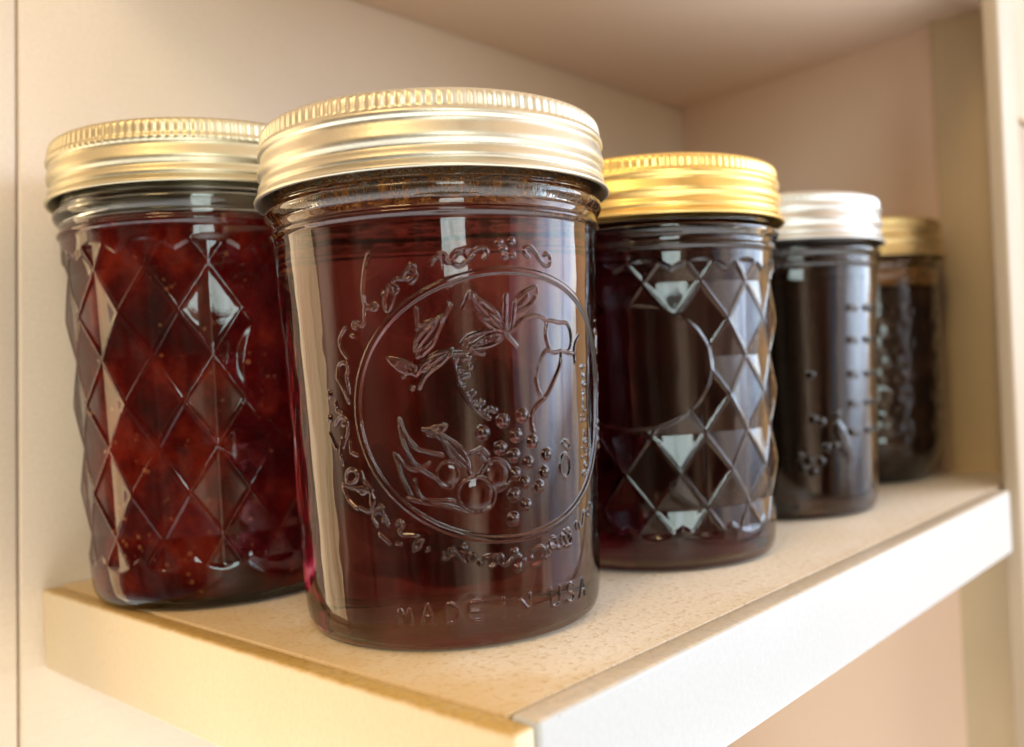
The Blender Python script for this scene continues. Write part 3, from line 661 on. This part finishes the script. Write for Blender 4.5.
# red jam, tall quilted jar at the back left
jar(0.0304, 0.1291, 110.7, 'tall quilted jar of red jam with a muted gold lid, standing nearest the back wall',
    M_OLDGOLD, M_OLDGOLD, 90.0,
    jam_material('red berry jam', (0.028, 0.0012, 0.002), (0.095, 0.003, 0.003), (0.23, 0.016, 0.006), (0.50, 0.18, 0.06), 0.6, 70), 'jam',
    relief=relief_quilted(110.7, R(-119), 57.8, 10.3, (R(-70), 55, R(38), 18.5)), dense=(-222, -40), fine=0.26, bumpy=2.0, seed=1, rib_lo=94.6, depth=0.18)
# brown-red jelly, big emblem jar in front
j2 = jar(0.0424, 0.0552, 101.2, 'jar of brownish red jelly embossed with fruit in a ring, at the shelf corner',
    M_PALEGOLD, M_PALEGOLD, 83.6,
    jelly_material('brown red jelly', 50.0, (0.75, 0.10, 0.12)), 'jelly',
    grid=relief_emblem_grid, dense=(-178, -40), seed=2, fine=0.18)
def fruit_pieces(parent, mat, spots):
    """Soft lumps of fruit hanging in the jelly, one mesh."""
    rng = np.random.RandomState(11)
    bm = bmesh.new()
    for x, y, z, rx, rz in spots:
        r = bmesh.ops.create_icosphere(bm, subdivisions=4, radius=1.0)
        ph = rng.uniform(0, 6.28, 6)
        for v in r['verts']:
            c = v.co.copy()
            k = 1 + 0.16 * math.sin(3 * c.x + ph[0]) * math.sin(4 * c.y + ph[1]) + 0.12 * math.sin(6 * c.z + ph[2] + 2 * c.x) + 0.05 * math.sin(11 * c.y + ph[3])
            v.co = Vector((x + c.x * rx * k, y + c.y * rx * k, z + c.z * rz * k)) * MM
    me = bpy.data.meshes.new('fruit_pulp')
    bm.to_mesh(me)
    bm.free()
    me.polygons.foreach_set('use_smooth', np.ones(len(me.polygons), dtype=bool))
    me.materials.append(mat)
    o = bpy.data.objects.new('fruit_pulp', me)
    COL.objects.link(o)
    o.parent = parent
    return o
fruit_pieces(j2, jelly_material('soaked fruit pulp', 95.0, (0.52, 0.05, 0.22)),
             [(-8, -14, 52, 7, 17), (6, -16, 30, 8, 11), (-17, -2, 28, 7, 9), (14, -8, 58, 5, 10), (-4, -4, 14, 13, 6), (10, 6, 44, 8, 12), (-14, -8, 66, 6, 7), (18, -6, 18, 6, 6)])
shell(j2, 'jam_residue', [(31.75, 80.3), (31.7, 84), (31.5, 88.0), (31.65, 88.0), (31.85, 84), (31.9, 80.3), (31.75, 80.3)],
      residue_material('dried jam in the neck', (0.45, 0.17, 0.03), (0.10, 0.035, 0.015), 0.62, 0.72, 2600))
# dark jelly with a bright gold lid
jar(0.1173, 0.0525, 99.9, 'quilted jar of almost black jelly with a bright yellow gold lid, third in the row',
    M_GOLD, M_GOLD, 83.0,
    jelly_material('dark grape jelly', 120.0, (0.66, 0.0, 0.38)), 'jelly',
    relief=relief_quilted(99.9, R(-123.6), 51.3, 9.1, (R(-153), 49.5, R(33), 14.5)), dense=(-200, -20), dome=1.4, seed=3, depth=0.14)
# measuring jar with a silver lid
jar(0.1964, 0.0553, 100.2, 'dark jar with raised measuring marks and a shiny silver lid',
    M_SILVER, M_SILVER, 84.0,
    jelly_material('dark plum jelly', 95.0, (0.55, 0.12, 0.2)), 'jelly',
    grid=relief_scale_grid, dense=(-180, -10), seed=4, fine=0.3)
# last jar
j5 = jar(0.2775, 0.0615, 101.0, 'black studded jar with a dull brass lid at the far end beside the cabinet wall',
    M_BRASS, M_BRASS, 74.5,
    jam_material('blackberry jam', (0.010, 0.006, 0.005), (0.022, 0.011, 0.008), (0.05, 0.022, 0.012), (0.10, 0.05, 0.02), 0.1), 'jam',
    body=KNOBBY_BODY, relief=relief_knobby, dense=(-190, 10), seed=5, fine=0.35, wall=1.0)

shell(j5, 'jam_residue', [(31.6, 75.2), (31.4, 79), (31.3, 84), (31.5, 84), (31.6, 79), (31.8, 75.2), (31.6, 75.2)],
      residue_material('dried jam film', (0.42, 0.17, 0.04), (0.12, 0.06, 0.03), 0.40, 0.62, 160))

# ------------------------------------------------------------------ shelf and cabinet
W, L, ZC = 0.1689, 0.335, 0.1861
T = 0.0215
sh = empty('shelf', (0, 0, 0))
tag(sh, 'thick painted shelf with a white front edge and an end tinted yellow as if in warm light, carrying the jars', 'shelf')
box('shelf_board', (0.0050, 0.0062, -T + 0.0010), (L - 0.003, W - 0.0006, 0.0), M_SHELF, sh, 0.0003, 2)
box('front_edge', (0.0053, 0.0, -T), (0.2583, 0.0058, 0.0001), M_FRONT, sh, 0.0009, 4)
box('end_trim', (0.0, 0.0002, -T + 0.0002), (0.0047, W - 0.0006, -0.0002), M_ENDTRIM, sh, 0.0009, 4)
us = empty('upper_shelf', (0, 0, ZC))
tag(us, 'underside of the beige painted shelf above the jars', 'shelf')
box('shelf_board', (0.0, 0.004, 0.0), (L + 0.02, W - 0.0006, 0.018), M_CEIL, us, 0.0005, 2)

bw_ = empty('back_wall', (0, W, 0))
tag(bw_, 'cream painted back boards behind the jars with one upright joint', None, None, 'structure')
bw_['category'] = 'wall'
def wall_board(x0, x1):
    o = box('wall_board', (x0, 0.0, -0.32), (x1, 0.018, 0.5), M_WALL, bw_, 0.0007, 3)
    for v in o.data.vertices:                      # the joint is not quite plumb
        if abs(v.co.x) < 0.1:
            v.co.x += v.co.z * 0.047
wall_board(-0.034, -0.0056)
wall_board(-0.0050, 0.52)

# side wall runs from the corner towards the viewer, slightly out of square
sw = empty('side_wall', (L, W, 0))
tag(sw, 'tan painted cabinet side closing the far end of the shelf', None, None, 'structure')
sw['category'] = 'wall'
o = box('wall_board', (0.0, -0.158, -0.32), (0.018, 0.0, 0.5), M_SIDE, sw, 0.0005, 2)
sw.rotation_euler[2] = -math.atan2(0.022, 0.139)
cl = box('cleat_board', (0.3085, 0.0135, -0.32), (0.3120, 0.0335, 0.40), M_CLEAT, None, 0.0007, 3)
tag(cl, 'narrow olive tinted upright board between the last jar and the cream post', 'board')
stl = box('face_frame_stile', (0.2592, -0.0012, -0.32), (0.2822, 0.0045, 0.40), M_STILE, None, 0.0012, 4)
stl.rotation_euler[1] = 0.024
tag(stl, 'cream painted upright post where the white shelf edge ends', 'post')
nb = empty('neighbouring_cabinet', (0.2860, 0.0, 0.0))
tag(nb, 'brown cabinet edge just visible past the cream post', 'cabinet')
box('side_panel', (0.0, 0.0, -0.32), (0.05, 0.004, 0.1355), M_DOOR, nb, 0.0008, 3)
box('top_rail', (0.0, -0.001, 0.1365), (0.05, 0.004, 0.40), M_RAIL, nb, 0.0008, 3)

# ------------------------------------------------------------------ light
def area(name, az, el, dist, w, h, power, col, aim=(0.08, 0.04, 0.06), panes=None):
    d = bpy.data.lights.new(name, 'AREA')
    d.shape = 'RECTANGLE'
    d.size, d.size_y = w, h
    d.energy = power
    d.color = col
    o = bpy.data.objects.new(name, d)
    COL.objects.link(o)
    a, e = R(az), R(el)
    dirv = Vector((math.cos(e) * math.cos(a), math.cos(e) * math.sin(a), math.sin(e)))
    o.location = Vector(aim) + dirv * dist
    o.rotation_euler = (-dirv).to_track_quat('-Z', 'Y').to_euler()
    if panes:
        d.use_nodes = True
        nt = d.node_tree
        em = [n for n in nt.nodes if n.type == 'EMISSION'][0]
        g = node(nt, 'ShaderNodeNewGeometry')
        panes(nt, g.outputs['Parametric'], em)
    return o

def view_small(nt, uv, em):
    """What is seen through the small window: bright sky broken by a sash bar and greenery."""
    n = noise(nt, uv, 4.0, 3)
    c = ramp(nt, n.outputs['Fac'], [(0.35, (0.55, 0.62, 0.52)), (0.55, (0.95, 1.0, 0.97)), (0.7, (1, 1, 1))]).outputs['Color']
    s = node(nt, 'ShaderNodeSeparateXYZ')
    nt.links.new(uv, s.inputs[0])
    bars = ramp(nt, s.outputs['Y'], [(0.0, bw(1)), (0.475, bw(1)), (0.485, bw(0.08)), (0.525, bw(0.08)), (0.535, bw(1))]).outputs['Color']
    nt.links.new(mixc(nt, 1.0, c, bars, 'MULTIPLY'), em.inputs['Color'])

WIDE = (0.06, 0.16, 0.50, 1.0, 1.0)

def view_wide(nt, uv, em):
    """Net curtain: upright folds, bluish and partly creamy."""
    mp = node(nt, 'ShaderNodeMapping')
    mp.inputs['Scale'].default_value = (9, 0.5, 1)
    nt.links.new(uv, mp.inputs['Vector'])
    n = noise(nt, mp.outputs['Vector'], 1.0, 3)
    c = ramp(nt, n.outputs['Fac'], [(0.3, (0.42, 0.47, 0.58)), (0.46, (0.68, 0.76, 0.92)), (0.56, (0.80, 0.84, 0.86)), (0.68, (0.95, 0.86, 0.74))]).outputs['Color']
    s = node(nt, 'ShaderNodeSeparateXYZ')
    nt.links.new(uv, s.inputs[0])
    across = ramp(nt, s.outputs['X'], [(0.0, bw(WIDE[0])), (0.30, bw(WIDE[1])), (0.42, bw(WIDE[2])), (0.55, bw(WIDE[3])), (1.0, bw(WIDE[4]))]).outputs['Color']
    c = mixc(nt, 1.0, c, across, 'MULTIPLY')
    # lower part of the lamp dimmed along a slope
    sl = node(nt, 'ShaderNodeMath', operation='MULTIPLY_ADD')
    nt.links.new(s.outputs['X'], sl.inputs[0])
    sl.inputs[1].default_value = -0.35
    nt.links.new(s.outputs['Y'], sl.inputs[2])
    low = ramp(nt, sl.outputs[0], [(0.02, bw(0.15)), (0.16, bw(1))]).outputs['Color']
    c = mixc(nt, 1.0, c, low, 'MULTIPLY')
    nt.links.new(c, em.inputs['Color'])

def view_door(nt, uv, em):
    """A sunlit room through the doorway: uneven warm wall, paler low down."""
    mp = node(nt, 'ShaderNodeMapping')
    mp.inputs['Scale'].default_value = (5, 1.2, 1)
    nt.links.new(uv, mp.inputs['Vector'])
    n = noise(nt, mp.outputs['Vector'], 1.0, 3)
    c = ramp(nt, n.outputs['Fac'], [(0.34, (0.35, 0.26, 0.2)), (0.5, (0.85, 0.80, 0.75)), (0.66, (1.0, 1.05, 1.15))]).outputs['Color']
    nt.links.new(c, em.inputs['Color'])

area('window_light_behind', -123, 13, 2.2, 0.62, 1.05, 20, (0.84, 0.97, 1.0), panes=view_small)
area('window_light_right', -54, 3, 1.6, 1.96, 1.35, 80, (0.74, 0.88, 1.0), panes=view_wide)
area('warm_lamp', -165, 40, 1.3, 0.35, 0.35, 5, (1.0, 0.68, 0.30))
area('doorway_light_left', 121, -3, 1.15, 0.62, 1.45, 10.5, (1.0, 0.76, 0.42), aim=(0.02, 0.06, 0.04), panes=view_door)

w = bpy.data.worlds.new('World')
scn.world = w
w.use_nodes = True
nt = w.node_tree
bg = nt.nodes['Background']
tc = node(nt, 'ShaderNodeTexCoord')
mpw = node(nt, 'ShaderNodeMapping')
mpw.inputs['Scale'].default_value = (2.6, 2.6, 0.9)
nt.links.new(tc.outputs['Generated'], mpw.inputs['Vector'])
n = noise(nt, mpw.outputs['Vector'], 1.0, 5)
c = ramp(nt, n.outputs['Fac'], [(0.34, (0.05, 0.032, 0.022)), (0.47, (0.34, 0.21, 0.12)), (0.55, (0.85, 0.60, 0.40)), (0.66, (1.45, 1.08, 0.76))]).outputs['Color']
# glow added from below, as off a pale floor, to brighten the recess
sw_ = node(nt, 'ShaderNodeSeparateXYZ')
nt.links.new(tc.outputs['Generated'], sw_.inputs[0])
fz = node(nt, 'ShaderNodeMapRange')
fz.inputs['From Min'].default_value = -0.35
fz.inputs['From Max'].default_value = -0.75
nt.links.new(sw_.outputs['Z'], fz.inputs['Value'])
c = mixc(nt, fz.outputs[0], c, (1.9, 1.88, 1.85))
# the unlit depth of the room on the left
d2 = node(nt, 'ShaderNodeVectorMath', operation='DOT_PRODUCT')
nt.links.new(tc.outputs['Generated'], d2.inputs[0])
d2.inputs[1].default_value = (math.cos(R(-168)), math.sin(R(-168)), -0.1)
c = mixc(nt, 1.0, c, ramp(nt, d2.outputs['Value'], [(0.62, bw(1)), (0.86, bw(0.18))]).outputs['Color'], 'MULTIPLY')
# a warm lit wall of the room off to the right
dt = node(nt, 'ShaderNodeVectorMath', operation='DOT_PRODUCT')
nt.links.new(tc.outputs['Generated'], dt.inputs[0])
dt.inputs[1].default_value = (math.cos(R(-8)), math.sin(R(-8)), 0.0)
fw = ramp(nt, dt.outputs['Value'], [(0.955, bw(0)), (0.972, bw(0.9))]).outputs['Color']
c = mixc(nt, fw, c, (1.15, 0.70, 0.32))
nt.links.new(c, bg.inputs['Color'])
bg.inputs['Strength'].default_value = 1.75

# ------------------------------------------------------------------ camera
cam = bpy.data.cameras.new('camera')
co = bpy.data.objects.new('camera', cam)
COL.objects.link(co)
right, down, fwd = (Vector(v) for v in ((0.671709, -0.738921, -0.052944), (-0.036065, 0.038766, -0.998597), (0.739937, 0.672676, -0.00061)))
m = Matrix((right, -down, -fwd)).transposed().to_4x4()
m.translation = Vector((-0.09178, -0.08657, 0.05024))
co.matrix_world = m
cam.sensor_fit = 'HORIZONTAL'
cam.sensor_width = 36
cam.lens = 908.6 / 1024 * 36
cam.clip_start = 0.005
cam.clip_end = 100
cam.dof.use_dof = True
cam.dof.focus_distance = 0.172
cam.dof.aperture_fstop = 11.5
scn.camera = co

scn.render.engine = 'CYCLES'
cy = scn.cycles
cy.max_bounces = 16
cy.transmission_bounces = 14
cy.glossy_bounces = 6
cy.diffuse_bounces = 8
cy.transparent_max_bounces = 16
cy.volume_bounces = 0
cy.blur_glossy = 0.5
cy.use_denoising = True
cy.sample_clamp_indirect = 6.0
scn.view_settings.view_transform = 'Standard'
scn.view_settings.look = 'None'
scn.view_settings.exposure = 0.05
scn.view_settings.gamma = 1.0
